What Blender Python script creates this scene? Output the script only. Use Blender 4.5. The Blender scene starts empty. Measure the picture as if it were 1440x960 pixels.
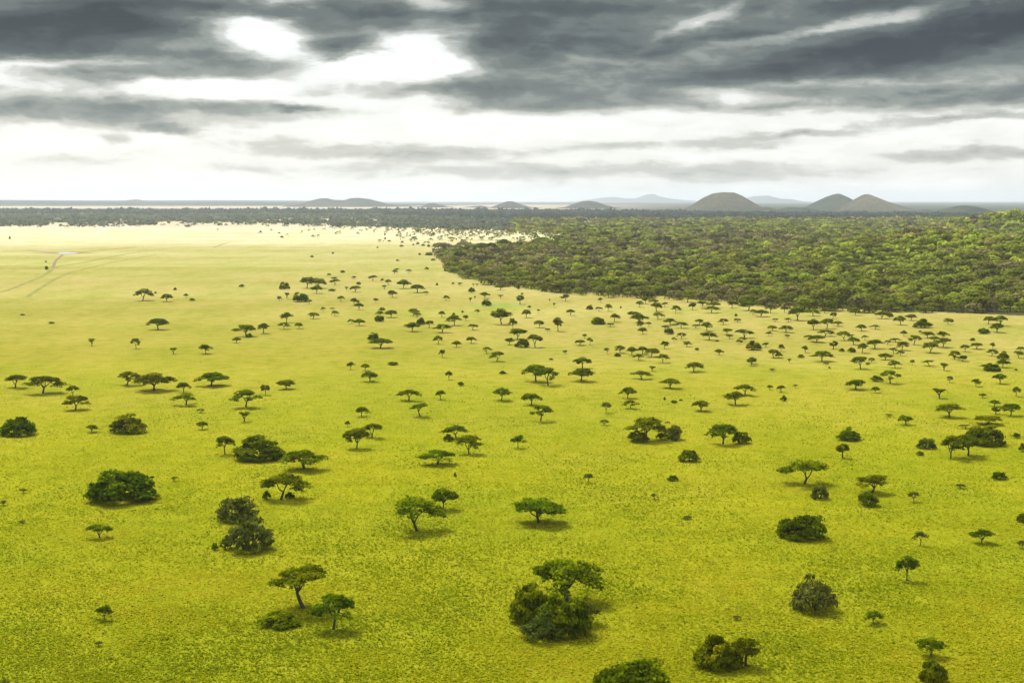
import bpy, math, random
import numpy as np
from mathutils import Vector

R = math.radians
rng = np.random.default_rng(7)
random.seed(7)
scene = bpy.context.scene
COL = scene.collection

# ------------------------------------------------------------------ camera and the view geometry
CAM_H, FPX, PITCH = 60.0, 2000.0, math.atan(199 / 2000.0)
cp, sp = math.cos(PITCH), math.sin(PITCH)


def ray(px, py):
    a, b = px - 720.0, py - 480.0
    return np.array([a, FPX * cp - b * sp, -FPX * sp - b * cp])


def ground(px, py, z=0.0):
    d = ray(px, py)
    t = (z - CAM_H) / d[2]
    return d[0] * t, d[1] * t, t * FPX          # x, y, depth along the lens axis


def to_px(x, y, z=0.0):
    zz = z - CAM_H
    depth = y * cp - zz * sp
    up = y * sp + zz * cp
    depth = np.maximum(depth, 1e-3)
    return 720 + FPX * x / depth, 480 - FPX * up / depth


def azel(px, py):
    d = ray(px, py)
    return math.degrees(math.atan2(d[0], d[1])), math.degrees(math.atan2(d[2], math.hypot(d[0], d[1])))


cam = bpy.data.cameras.new('camera')
cam.lens, cam.sensor_width = 50.0, 36.0
cam.clip_start, cam.clip_end = 0.5, 200000.0
co = bpy.data.objects.new('camera', cam)
COL.objects.link(co)
co.location = (0, 0, CAM_H)
co.rotation_euler = (math.pi / 2 - PITCH, 0, 0)
scene.camera = co


# ------------------------------------------------------------------ helpers
def new_mesh(name, V, F, mat=None, attrs=None, smooth=False):
    V = np.asarray(V, np.float32)
    F = np.asarray(F, np.int32)
    k = F.shape[1]
    me = bpy.data.meshes.new(name)
    me.vertices.add(len(V))
    me.vertices.foreach_set('co', V.ravel())
    me.loops.add(F.size)
    me.loops.foreach_set('vertex_index', F.ravel())
    me.polygons.add(len(F))
    me.polygons.foreach_set('loop_start', np.arange(0, F.size, k, dtype=np.int32))
    try:
        me.polygons.foreach_set('loop_total', np.full(len(F), k, np.int32))
    except Exception:
        pass
    me.polygons.foreach_set('use_smooth', np.full(len(F), smooth))
    for an, av in (attrs or {}).items():
        av = np.asarray(av, np.float32)
        if av.ndim == 1:
            a = me.attributes.new(an, 'FLOAT', 'POINT')
            a.data.foreach_set('value', av)
        else:
            a = me.attributes.new(an, 'FLOAT_COLOR', 'POINT')
            a.data.foreach_set('color', np.hstack([av[:, :3], np.ones((len(av), 1), np.float32)]).ravel())
    me.update(calc_edges=True)
    me.validate()
    if mat:
        me.materials.append(mat)
    return me


def link(name, data, parent=None):
    o = bpy.data.objects.new(name, data)
    COL.objects.link(o)
    if parent:
        o.parent = parent
    return o


def tag(o, label=None, cat=None, group=None, kind=None):
    for k, v in (('label', label), ('category', cat), ('group', group), ('kind', kind)):
        if v:
            o[k] = v
    return o


def vnoise(x, y, seed=0):
    """smooth value noise on numpy arrays, about 0..1"""
    xi, yi = np.floor(x).astype(np.int64), np.floor(y).astype(np.int64)
    fx, fy = x - xi, y - yi
    fx, fy = fx * fx * (3 - 2 * fx), fy * fy * (3 - 2 * fy)

    def h(a, b):
        n = (a * 374761393 + b * 668265263 + seed * 1442695041) & 0x7fffffff
        n = ((n ^ (n >> 13)) * 1274126177) & 0x7fffffff
        return ((n ^ (n >> 16)) & 0xffff) / 65535.0
    return (h(xi, yi) * (1 - fx) + h(xi + 1, yi) * fx) * (1 - fy) + (h(xi, yi + 1) * (1 - fx) + h(xi + 1, yi + 1) * fx) * fy


def fbm(x, y, seed=0, n=4):
    s, a, t = 0, 1.0, 0
    for i in range(n):
        s = s + a * vnoise(x, y, seed + i)
        t += a
        a *= 0.5
        x, y = x * 2.03 + 11.3, y * 2.03 + 5.7
    return s / t


def sstep(a, b, x):
    t = np.clip((x - a) / (b - a), 0, 1)
    return t * t * (3 - 2 * t)


# ------------------------------------------------------------------ materials
class NT:
    def __init__(self, tree):
        self.t = tree

    def n(self, typ, **kw):
        nd = self.t.nodes.new(typ)
        for k, v in kw.items():
            if k.startswith('in_'):
                key = k[3:]
                nd.inputs[int(key) if key.isdigit() else key.replace('_', ' ')].default_value = v
            else:
                setattr(nd, k, v)
        return nd

    def l(self, a, b):
        self.t.links.new(a, b)

    def math(self, op, a, b=None, c=None, clamp=False):
        nd = self.t.nodes.new('ShaderNodeMath')
        nd.operation, nd.use_clamp = op, clamp
        for i, v in enumerate((a, b, c)):
            if v is None:
                continue
            if isinstance(v, (int, float)):
                nd.inputs[i].default_value = v
            else:
                self.l(v, nd.inputs[i])
        return nd.outputs[0]

    def ramp(self, fac, stops, interp='LINEAR'):
        nd = self.t.nodes.new('ShaderNodeValToRGB')
        cr = nd.color_ramp
        cr.interpolation = interp
        while len(cr.elements) < len(stops):
            cr.elements.new(0.5)
        for e, (p, c) in zip(cr.elements, stops):
            e.position = p
            e.color = (*c, 1) if len(c) == 3 else c
        self.l(fac, nd.inputs[0])
        return nd.outputs[0]

    def mixc(self, fac, a, b, mode='MIX'):
        nd = self.t.nodes.new('ShaderNodeMix')
        nd.data_type, nd.blend_type = 'RGBA', mode
        for s, v in ((nd.inputs[0], fac), (nd.inputs[6], a), (nd.inputs[7], b)):
            if isinstance(v, (int, float)):
                s.default_value = v
            elif isinstance(v, tuple):
                s.default_value = (*v, 1) if len(v) == 3 else v
            else:
                self.l(v, s)
        return nd.outputs[2]


def material(name):
    m = bpy.data.materials.new(name)
    m.use_nodes = True
    m.node_tree.nodes.clear()
    t = NT(m.node_tree)
    out = t.n('ShaderNodeOutputMaterial')
    return m, t, out


def leaf_material(name, dark, mid, light, trans=0.35, vary=0.35):
    """foliage: the colour goes by each leaf clump's own tint and by a random value of each plant"""
    m, t, out = material(name)
    at = t.n('ShaderNodeAttribute', attribute_name='tint')
    c = t.ramp(at.outputs['Fac'], [(0.0, dark), (0.55, mid), (1.0, light)])
    oi = t.n('ShaderNodeObjectInfo')
    hsv = t.n('ShaderNodeHueSaturation')
    t.l(c, hsv.inputs['Color'])
    t.l(t.math('MULTIPLY_ADD', oi.outputs['Random'], vary, 1.0 - vary * 0.5), hsv.inputs['Value'])
    r2 = t.math('FRACT', t.math('MULTIPLY', oi.outputs['Random'], 17.37))
    t.l(t.math('MULTIPLY_ADD', r2, 0.05, 0.475), hsv.inputs['Hue'])
    d = t.n('ShaderNodeBsdfDiffuse')
    tr = t.n('ShaderNodeBsdfTranslucent')
    t.l(hsv.outputs[0], d.inputs[0])
    t.l(hsv.outputs[0], tr.inputs[0])
    mx = t.n('ShaderNodeMixShader', in_0=trans)
    t.l(d.outputs[0], mx.inputs[1])
    t.l(tr.outputs[0], mx.inputs[2])
    t.l(mx.outputs[0], out.inputs[0])
    return m


M_ACACIA = leaf_material('acacia_leaf', (0.055, 0.078, 0.001), (0.145, 0.19, 0.002), (0.29, 0.33, 0.004), 0.52)
M_DENSE = leaf_material('dense_leaf', (0.052, 0.076, 0.001), (0.130, 0.175, 0.002), (0.28, 0.33, 0.004), 0.5)
M_GREY = leaf_material('grey_leaf', (0.055, 0.068, 0.008), (0.105, 0.125, 0.016), (0.20, 0.22, 0.035))


def tint_leaf(name):
    """woodland foliage whose colour is stored per tree"""
    m, t, out = material(name)
    at = t.n('ShaderNodeAttribute', attribute_name='leafcol')
    d = t.n('ShaderNodeBsdfDiffuse')
    tr = t.n('ShaderNodeBsdfTranslucent')
    t.l(at.outputs['Color'], d.inputs[0])
    t.l(at.outputs['Color'], tr.inputs[0])
    mx = t.n('ShaderNodeMixShader', in_0=0.25)
    t.l(d.outputs[0], mx.inputs[1])
    t.l(tr.outputs[0], mx.inputs[2])
    t.l(mx.outputs[0], out.inputs[0])
    return m


M_WOOD = tint_leaf('woodland_leaf')


def bark_material():
    m, t, out = material('bark')
    tc = t.n('ShaderNodeTexCoord')
    nz = t.n('ShaderNodeTexNoise', in_Scale=9.0, in_Detail=5.0)
    t.l(tc.outputs['Object'], nz.inputs['Vector'])
    c = t.ramp(nz.outputs[0], [(0.3, (0.030, 0.022, 0.015)), (0.7, (0.085, 0.066, 0.046))])
    b = t.n('ShaderNodeBsdfPrincipled', in_Roughness=0.95)
    t.l(c, b.inputs['Base Color'])
    t.l(b.outputs[0], out.inputs[0])
    return m


M_BARK = bark_material()

# ------------------------------------------------------------------ where woodland, straw and tracks lie (authored from a survey of the view)
FRONT = np.array([(612, 356), (622, 366), (628, 380), (650, 393), (680, 400), (740, 407), (800, 413), (860, 418), (900, 420), (980, 423),
                  (1060, 430), (1120, 435), (1200, 440), (1300, 443), (1440, 449), (1800, 462)], float)   # the near edge
REAR = np.array([(612, 356), (640, 354), (700, 351), (740, 348), (775, 342), (800, 336), (803, 333)], float)   # the edge behind the tip
FAR = np.array([(-600, 318), (0, 318), (150, 318.5), (250, 316), (330, 315.5), (420, 317), (500, 319.5), (560, 321), (640, 323.5), (720, 326),
                (780, 330), (803, 333)], float)


def in_wood(px, py):
    """1 inside the woodland, 0 on the open plain, for points given where they stand on level ground"""
    f = np.interp(px, FRONT[:, 0], FRONT[:, 1])
    r = np.interp(px, REAR[:, 0], REAR[:, 1])
    fa = np.interp(px, FAR[:, 0], FAR[:, 1])
    w = np.where(px >= 803, py < f, np.where(px >= 612, ((py < f) & (py > r)) | (py < fa), py < fa))
    return w & (py < np.where(px < 612, 330, 470))


HILLS = [(1330, 1320, 75, 270, 18.0), (1500, 1250, 95, 260, 8.0), (1225, 1300, 60, 200, 3.0), (1410, 2450, 60, 260, 25.0), (1530, 2400, 110, 260, 19.0)]


def terrain(x, y):
    z = np.zeros_like(np.asarray(x, float))
    for px, dep, rx, ry, h in HILLS:
        cx = (px - 720) / FPX * dep
        z = z + h * np.exp(-((x - cx) / rx) ** 2 - ((y - dep) / ry) ** 2)
    return z


def ground_z(x, y):
    x, y = np.asarray(x, float), np.asarray(y, float)
    d = np.hypot(x, y)
    return terrain(x, y) + (fbm(x / 60, y / 60, 3) - 0.5) * 0.7 * sstep(60, 200, d) * (1 - sstep(1200, 2500, d))


# ------------------------------------------------------------------ ground
def build_ground():
    ys = np.concatenate([np.linspace(1700, 1000, 30), np.linspace(998, 460, 200), np.linspace(459, 330, 240), np.linspace(329.7, 286, 210), np.linspace(285.8, 283.9, 14)])
    dist = np.array([ground(720, v)[1] for v in ys])
    dist = np.concatenate([[0.5, 3, 8, 16, 30], dist[dist > 34], [44000.0]])
    az = np.concatenate([np.arange(-180, -30, 6.0), np.arange(-30, -22.5, 1.5), np.arange(-22.5, 22.5, 0.11), np.arange(22.5, 30, 1.5), np.arange(30, 180.1, 6.0)])
    A, D = np.meshgrid(np.radians(az), dist)
    X = D * np.sin(A)
    Y = D * np.cos(A)
    # distance is counted along the lens axis in front, so the rows are level lines in view
    front = np.abs(np.degrees(A)) < 31
    X = np.where(front, D * np.tan(np.clip(A, -1, 1)), X)
    Y = np.where(front, D, Y)
    Z = ground_z(X, Y)
    px, py = to_px(X, np.maximum(Y, 1.0))
    inside = Y > 20
    # grass colour: green close by, yellower then straw far out (drier grass, with the far strip's sunlight painted into its colour)
    n1 = fbm(X / 45, Y / 45, 11)
    n2 = fbm(X / 160, Y / 220, 23)
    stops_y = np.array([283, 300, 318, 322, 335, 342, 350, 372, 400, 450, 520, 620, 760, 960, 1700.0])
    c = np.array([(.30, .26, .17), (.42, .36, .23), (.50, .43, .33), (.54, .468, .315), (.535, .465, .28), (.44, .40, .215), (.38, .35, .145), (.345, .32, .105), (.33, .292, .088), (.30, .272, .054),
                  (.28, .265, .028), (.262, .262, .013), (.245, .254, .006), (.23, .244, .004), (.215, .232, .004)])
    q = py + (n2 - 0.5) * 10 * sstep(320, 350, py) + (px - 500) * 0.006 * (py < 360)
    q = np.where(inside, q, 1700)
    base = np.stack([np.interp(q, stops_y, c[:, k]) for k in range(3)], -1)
    # the plain is drier and paler toward the woodland on the right
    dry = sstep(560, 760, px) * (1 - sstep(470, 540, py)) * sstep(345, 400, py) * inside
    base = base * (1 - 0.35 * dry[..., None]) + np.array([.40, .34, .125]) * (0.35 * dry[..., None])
    g = sstep(0.48, 0.66, n1)[..., None] * 0.42
    base = base * (1 - g) + base * np.array([0.80, 0.94, 0.6]) * g
    s = sstep(0.52, 0.68, fbm(X / 28 + 50, Y / 28, 31))[..., None] * 0.13 * (py > 345)[..., None]
    base = base * (1 - s) + (base * 0.5 + np.array([.16, .12, .03])) * s
    bnd = (fbm(X / 420, Y / 70, 91, 5) - 0.5)[..., None] * (sstep(305, 322, py) * (1 - sstep(440, 560, py)))[..., None]
    base = base * (1 + bnd * np.array([0.34, 0.42, 0.75]))
    # the bright green patch and muddy rim of the pan
    e = np.exp(-(((px - 702) / 42) ** 2 + ((py - 429.5) / 3.6) ** 2) ** 2)[..., None] * 0.8
    base = base * (1 - e) + np.array([.24, .31, .07]) * e
    e = (np.exp(-(((px - 93) / 42) ** 2 + ((py - 355.5) / 1.4) ** 2) ** 2) * 0.75)[..., None]
    base = base * (1 - e) + np.array([.24, .16, .09]) * e
    # under the woodland: litter and shade-loving scrub; pale clearings show where the woods thin out
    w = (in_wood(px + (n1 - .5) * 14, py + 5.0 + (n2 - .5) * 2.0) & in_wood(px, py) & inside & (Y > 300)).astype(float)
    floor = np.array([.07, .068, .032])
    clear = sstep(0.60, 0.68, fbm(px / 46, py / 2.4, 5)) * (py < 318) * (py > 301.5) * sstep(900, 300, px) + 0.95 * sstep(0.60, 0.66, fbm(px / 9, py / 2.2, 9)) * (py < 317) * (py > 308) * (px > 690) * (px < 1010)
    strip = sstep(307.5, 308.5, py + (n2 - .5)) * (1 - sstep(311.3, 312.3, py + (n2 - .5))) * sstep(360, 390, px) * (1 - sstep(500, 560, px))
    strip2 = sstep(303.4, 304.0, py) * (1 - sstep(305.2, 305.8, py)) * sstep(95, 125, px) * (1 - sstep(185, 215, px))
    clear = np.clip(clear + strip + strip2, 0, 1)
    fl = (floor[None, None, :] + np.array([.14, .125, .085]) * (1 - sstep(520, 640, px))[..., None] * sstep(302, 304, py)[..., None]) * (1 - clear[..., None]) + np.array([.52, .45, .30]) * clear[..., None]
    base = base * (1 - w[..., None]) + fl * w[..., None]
    # far out: dark wooded belt, then a pale dry pan, then dim country to the horizon
    by = np.interp(px, [500, 680, 1200, 1440], [302.0, 308.0, 309.0, 307.0])
    belt = (1 - sstep(-1.0, 1.0, py + (n1 - .5) * 2 - by)) * inside
    base = base * (1 - belt[..., None]) + np.array([.050, .062, .040]) * belt[..., None]
    pan = (1 - sstep(293.2, 294.4, py - (px - 300) * 0.001)) * sstep(287.0, 288.6, py) * (1 - sstep(700, 1000, px)) * inside
    base = base * (1 - pan[..., None]) + np.array([.40, .345, .26]) * pan[..., None]
    base = np.clip(base, 0.01, 0.9)
    nr, nc = X.shape
    V = np.stack([X, Y, Z], -1).reshape(-1, 3)
    i = np.arange(nr - 1)[:, None] * nc + np.arange(nc - 1)[None, :]
    F = np.stack([i, i + 1, i + nc + 1, i + nc], -1).reshape(-1, 4)
    # fan for the innermost ring
    m, t, out = material('savanna_ground')
    at = t.n('ShaderNodeAttribute', attribute_name='soil')
    tc = t.n('ShaderNodeTexCoord')
    o = tc.outputs['Object']
    n_s = t.n('ShaderNodeTexNoise', in_Scale=2.0, in_Detail=5.0, in_Roughness=0.68)
    n_m = t.n('ShaderNodeTexNoise', in_Scale=0.16, in_Detail=5.0, in_Roughness=0.6)
    mp = t.n('ShaderNodeMapping')
    mp.inputs['Scale'].default_value = (0.035, 0.011, 1)
    n_l = t.n('ShaderNodeTexNoise', in_Scale=1.0, in_Detail=6.0, in_Roughness=0.62)
    t.l(o, mp.inputs['Vector'])
    t.l(o, n_s.inputs['Vector']); t.l(o, n_m.inputs['Vector']); t.l(mp.outputs[0], n_l.inputs['Vector'])
    s_fac = t.ramp(n_s.outputs[0], [(0.32, (0.62, 0.70, 0.5)), (0.5, (1.0, 1.0, 1.0)), (0.68, (1.22, 1.18, 1.3))])
    m_fac = t.ramp(n_m.outputs[0], [(0.30, (0.76, 0.84, 0.6)), (0.5, (1, 1, 1)), (0.72, (1.14, 1.08, 1.35))])
    l_fac = t.ramp(n_l.outputs[0], [(0.32, (0.86, 0.90, 0.75)), (0.5, (1, 1, 1)), (0.70, (1.10, 1.06, 1.22))])
    c1 = t.mixc(1.0, at.outputs['Color'], s_fac, 'MULTIPLY')
    c2 = t.mixc(1.0, c1, m_fac, 'MULTIPLY')
    c3 = t.mixc(1.0, c2, l_fac, 'MULTIPLY')
    b = t.n('ShaderNodeBsdfPrincipled', in_Roughness=1.0)
    b.inputs['Specular IOR Level'].default_value = 0.0
    t.l(c3, b.inputs['Base Color'])
    bm_ = t.n('ShaderNodeBump', in_Strength=0.9, in_Distance=0.35)
    t.l(n_s.outputs[0], bm_.inputs['Height'])
    t.l(bm_.outputs[0], b.inputs['Normal'])
    t.l(b.outputs[0], out.inputs[0])
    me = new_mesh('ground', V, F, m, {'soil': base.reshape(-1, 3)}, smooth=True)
    tag(link('ground', me), kind='structure')


build_ground()


def strip(name, pts, width, mat, kind='structure', z=0.06):
    P = []
    for a, b in zip(pts[:-1], pts[1:]):
        for k in range(12):
            f = k / 12
            P.append(ground(a[0] + (b[0] - a[0]) * f, a[1] + (b[1] - a[1]) * f)[:2])
    P.append(ground(*pts[-1])[:2])
    P = np.array(P)
    K = np.ones(7) / 7
    Q = P.copy()
    for c in range(2):
        Q[3:-3, c] = np.convolve(P[:, c], K, 'valid')
    T = np.gradient(Q, axis=0)
    T /= np.linalg.norm(T, axis=1)[:, None] + 1e-9
    N = np.stack([-T[:, 1], T[:, 0]], 1)
    wv = width * (0.75 + 0.5 * fbm(Q[:, 0] / 25, Q[:, 1] / 25, 77))[:, None]
    L, Rr = Q + N * wv / 2, Q - N * wv / 2
    zz = lambda A_: ground_z(A_[:, 0], A_[:, 1]) + z
    V = np.concatenate([np.column_stack([L, zz(L)]), np.column_stack([Rr, zz(Rr)])])
    n = len(Q)
    i = np.arange(n - 1)
    F = np.stack([i, i + n, i + n + 1, i + 1], 1)
    return tag(link(name, new_mesh(name, V, F, mat)), kind=kind)


def soil_material(name, a, b):
    m, t, out = material(name)
    tc = t.n('ShaderNodeTexCoord')
    nz = t.n('ShaderNodeTexNoise', in_Scale=0.08, in_Detail=5.0)
    t.l(tc.outputs['Object'], nz.inputs['Vector'])
    c = t.ramp(nz.outputs[0], [(0.35, a), (0.65, b)])
    s = t.n('ShaderNodeBsdfDiffuse')
    t.l(c, s.inputs[0])
    t.l(s.outputs[0], out.inputs[0])
    return m


M_TRACK = soil_material('track_soil', (0.20, 0.20, 0.06), (0.27, 0.26, 0.085))
M_TRACK2 = soil_material('bare_track_soil', (0.20, 0.155, 0.085), (0.27, 0.21, 0.12))
strip('dirt_track', [(-30, 418), (0, 411), (22, 404), (36, 398), (55, 391), (67, 384), (75, 377), (83, 374.3), (115, 370), (133, 366), (155, 361), (180, 357), (217, 351.5), (245, 349)], 3.4, M_TRACK)
strip('dirt_track', [(38, 418), (45, 413), (57, 405), (73, 395), (88, 387.5), (100, 383), (125, 377), (150, 371), (185, 364), (220, 358)], 3.0, M_TRACK, z=0.065)
strip('dirt_track', [(-20, 380), (0, 379), (40, 377), (57, 375.5), (72, 376)], 3.0, M_TRACK, z=0.07)
strip('dirt_track', [(40, 352.5), (72, 355), (100, 354.2), (125, 353.8), (150, 351), (192, 347.5)], 5.0, M_TRACK2, z=0.075)
strip('dirt_track', [(74, 377), (78, 367), (88, 358.5)], 3.0, M_TRACK2, z=0.08)
M_TRAIL = soil_material('trail_soil', (0.15, 0.155, 0.012), (0.20, 0.20, 0.02))
strip('game_trail', [(735, 612), (762, 640), (778, 668), (800, 700)], 0.3, M_TRAIL, z=0.03)
strip('game_trail', [(958, 808), (985, 826), (1012, 840), (1040, 858), (1075, 880)], 0.25, M_TRAIL, z=0.03)
strip('game_trail', [(300, 348), (320, 341), (345, 340.5)], 3.0, M_TRACK, z=0.05)


def build_pan():
    P = []
    for k in range(48):
        a = 2 * math.pi * k / 48
        r = 1 + 0.12 * math.sin(3 * a + 1) + 0.07 * math.sin(7 * a)
        x, y, _ = ground(94 + 15 * r * math.cos(a), 356.2 + 1.25 * r * math.sin(a))
        P.append((x, y, 0.25))
    me = bpy.data.meshes.new('water')
    me.from_pydata(P, [], [list(range(48))])
    m, t, out = material('pan_water')
    b = t.n('ShaderNodeBsdfPrincipled', in_Roughness=0.08)
    b.inputs['Base Color'].default_value = (.25, .25, .22, 1)
    b.inputs['Metallic'].default_value = 0.0
    t.l(b.outputs[0], out.inputs[0])
    me.materials.append(m)
    tag(link('water', me), kind='structure')


build_pan()


# ------------------------------------------------------------------ leaf clumps
def leaves(C, N, size, tint, g, aspect=1.5):
    """diamond shaped leaf sprays at C facing N -> (V, F, tint)"""
    n = len(C)
    N = N / (np.linalg.norm(N, axis=1)[:, None] + 1e-9)
    r = g.normal(size=(n, 3))
    U = np.cross(N, r)
    U /= np.linalg.norm(U, axis=1)[:, None] + 1e-9
    W = np.cross(N, U)
    s = np.asarray(size)[:, None] * 0.5
    V = np.stack([C + U * s * aspect, C + W * s, C - U * s * aspect * 0.9, C - W * s], 1).reshape(-1, 3)
    F = np.arange(n * 4).reshape(n, 4)
    return V, F, np.repeat(tint, 4)


def tube(path, radii, sides=6):
    P = np.asarray(path, float)
    V, F = [], []
    T = np.gradient(P, axis=0)
    for i, (p, r) in enumerate(zip(P, radii)):
        t = T[i] / (np.linalg.norm(T[i]) + 1e-9)
        a = np.cross(t, (0.3, 1, 0.1)); a /= np.linalg.norm(a)
        b = np.cross(t, a)
        for k in range(sides):
            an = 2 * math.pi * k / sides
            V.append(p + (a * math.cos(an) + b * math.sin(an)) * r)
    for i in range(len(P) - 1):
        for k in range(sides):
            k2 = (k + 1) % sides
            F.append((i * sides + k, i * sides + k2, (i + 1) * sides + k2, (i + 1) * sides + k))
    return V, F


class Tubes:
    def __init__(self):
        self.V, self.F = [], []

    def add(self, path, radii, sides=6):
        v, f = tube(path, radii, sides)
        o = len(self.V)
        self.V += v
        self.F += [tuple(i + o for i in q) for q in f]


def limb(g, a, b, r0, r1, bow=0.12, n=5):
    a, b = np.array(a, float), np.array(b, float)
    L = np.linalg.norm(b - a)
    mid = g.normal(size=3) * L * bow * 0.5
    pts, rad = [], []
    for k in range(n + 1):
        f = k / n
        p = a + (b - a) * f + mid * math.sin(math.pi * f)
        p[2] += math.sin(math.pi * f) * L * -0.04
        pts.append(p)
        rad.append(r0 + (r1 - r0) * f)
    return pts, rad


def tree_proto(seed, form):
    """returns (trunk mesh, crown mesh, width, height). Every crown is about 10 m wide before it is scaled."""
    g = np.random.default_rng(seed)
    tb = Tubes()
    C, N, S, T = [], [], [], []
    Rr = 5.0

    def pad(c, rad, thick, n, tone, up=0.75, size=(0.2, 0.42)):
        a = g.uniform(0, 2 * math.pi, n)
        rr = rad * np.sqrt(g.uniform(0, 1, n)) * (1 + 0.22 * np.sin(3 * a + g.uniform(0, 6)) + 0.12 * np.sin(7 * a + g.uniform(0, 6)))
        zz = thick * (1 - (rr / (rad * 1.5)) ** 2) * (1 - g.uniform(0, 1, n) ** 1.6 * 1.25)
        C.append(np.column_stack([c[0] + rr * np.cos(a), c[1] + rr * np.sin(a), c[2] + zz]))
        nn = g.normal(size=(n, 3)) * (1 - up) * 1.3
        nn[:, 2] += up
        nn[:, 0] += 0.55 * up * rr / rad * np.cos(a)
        nn[:, 1] += 0.55 * up * rr / rad * np.sin(a)
        N.append(nn)
        S.append(g.uniform(*size, n))
        T.append(np.clip(tone + g.normal(0, 0.17, n), 0, 1))

    def ball(c, r, n, tone, size=(0.3, 0.55), low=-0.35):
        v = g.normal(size=(n, 3))
        v /= np.linalg.norm(v, axis=1)[:, None]
        v[:, 2] = np.where(v[:, 2] < low, -v[:, 2], v[:, 2])
        q = g.uniform(0.55, 1.08, n)[:, None]
        C.append(np.array(c) + v * q * np.array(r))
        N.append(v + g.normal(size=(n, 3)) * 0.45 + np.array([0, 0, 0.25]))
        S.append(g.uniform(*size, n))
        T.append(np.clip(tone + g.normal(0, 0.17, n), 0, 1))

    if form in 'ulsp':
        h = {'u': 5.2, 'l': 6.4, 's': 6.8, 'p': 5.0}[form] * g.uniform(0.9, 1.1)
        hf = h * g.uniform(0.20, 0.36)
        lean = g.normal(size=2) * 0.35
        if form == 's':
            lean = np.array([-1.3, 0.3])
            hf = h * 0.4
        fork = np.array([lean[0], lean[1], hf])
        r0 = g.uniform(0.22, 0.30)
        tb.add(*limb(g, (0, 0, -0.5), fork, r0 * 1.25, r0 * 0.85, 0.05), 7)
        nprim = int(g.integers(3, 6))
        pads = []
        off = g.uniform(0, 6.28)
        ell = g.uniform(0.78, 1.0)
        ca = g.uniform(0, 3.14)
        for i in range(nprim):
            a = off + 2 * math.pi * i / nprim + g.normal() * 0.25
            d = np.array([math.cos(a), math.sin(a)])
            reach = Rr * g.uniform(0.42, 0.58)
            e1 = np.array([fork[0] + d[0] * reach * 0.55, fork[1] + d[1] * reach * 0.55, hf + (h - hf) * g.uniform(0.40, 0.55)])
            tb.add(*limb(g, fork, e1, r0 * 0.6, r0 * 0.34), 6)
            for j in range(int(g.integers(4, 6))):
                a2 = a + g.uniform(-0.75, 0.75)
                r2 = Rr * g.uniform(0.30, 0.84)
                x, y = r2 * math.cos(a2) + lean[0], r2 * math.sin(a2) * 1.0 + lean[1]
                zt = h * (1.0 - 0.45 * (r2 / Rr) ** 2) - g.uniform(0.3, 1.3)
                if form == 'l' and g.uniform() < 0.45:
                    zt = h * g.uniform(0.5, 0.7)
                if form == 's':
                    zt = h * 0.86 + (x + 1.3) * 0.32 - 0.02 * r2 ** 2
                e2 = np.array([x, y, zt])
                tb.add(*limb(g, e1, e2, r0 * 0.32, 0.05), 5)
                pads.append((e2, Rr * g.uniform(0.17, 0.31)))
        pads.append((np.array([lean[0], lean[1], h - 0.75]), Rr * 0.4))
        nl = 190 if form != 'p' else 95
        for e, rp in pads:
            tone = g.uniform(0.15, 0.8)
            pad(e - np.array([0, 0, 0.25]), rp, g.uniform(0.55, 1.05), int(nl * (rp / 1.7) ** 1.3), tone)
            for _ in range(3):                      # small tufts that break the rim
                a = g.uniform(0, 6.28)
                q = e + np.array([math.cos(a), math.sin(a), 0]) * rp * g.uniform(0.8, 1.35) - np.array([0, 0, g.uniform(0.1, 0.7)])
                pad(q, g.uniform(0.4, 0.85), 0.35, 26 if form != 'p' else 12, tone + g.normal() * 0.1)
    elif form in 'dg':
        h = 4.7 * g.uniform(0.92, 1.1)
        for i in range(6):
            a = g.uniform(0, 6.28)
            tb.add(*limb(g, (g.normal() * 0.2, g.normal() * 0.2, -0.4), (math.cos(a) * 3.0, math.sin(a) * 3.0, h * 0.6), 0.22, 0.05), 5)
        sk = g.uniform(-0.8, 0.8)
        for i in range(62):
            a = g.uniform(0, 6.28)
            f = math.sqrt(g.uniform(0, 1)) if i < 40 else g.uniform(0.78, 1.0)
            rr = f * (Rr - 0.7)
            zc = (h - 0.9) * math.sqrt(max(0.0, 1 - f ** 2.0)) * g.uniform(0.60, 1.08) * (1 + 0.22 * math.sin(2 * a + seed)) + 0.3
            if i >= 40:
                zc *= g.uniform(0.4, 1)
            x, y = rr * math.cos(a) + sk * zc / h, rr * math.sin(a) * 0.9
            s_ = g.uniform(0.75, 1.3)
            ball((x, y, zc), (s_ * 1.25, s_ * 1.25, s_ * 0.75), 80 if form == 'd' else 40, g.uniform(0.10, 0.85), low=-0.15)
    elif form == 'v':
        h = 7.5 * g.uniform(0.9, 1.1)
        hf = h * 0.28
        tb.add(*limb(g, (0, 0, -0.6), (0, 0, hf), 0.42, 0.34, 0.04), 6)
        for i in range(5):
            a = 2 * math.pi * i / 5 + g.normal() * 0.3
            e = np.array([math.cos(a) * g.uniform(1.6, 3.2), math.sin(a) * g.uniform(1.6, 3.2), h * g.uniform(0.74, 0.95)])
            tb.add(*limb(g, (0, 0, hf), e, 0.28, 0.08), 5)
            ball(e, (1.7, 1.7, 0.8), 110, g.uniform(0.3, 0.65), (0.4, 0.75), -0.3)
            ball(e * 0.72 + np.array([0, 0, h * 0.1]), (1.2, 1.2, 0.7), 45, g.uniform(0.3, 0.6), (0.4, 0.7), -0.4)
    elif form == 'o':
        h = 10.0
        tb.add(*limb(g, (0, 0, -0.8), (0.1, 0, h * 0.42), 0.55, 0.36, 0.04), 6)
        for i in range(6):
            a = g.uniform(0, 6.28)
            tb.add(*limb(g, (0.1, 0, h * 0.36), (math.cos(a) * 2.4, math.sin(a) * 2.4, h * 0.68), 0.28, 0.07), 5)
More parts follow.
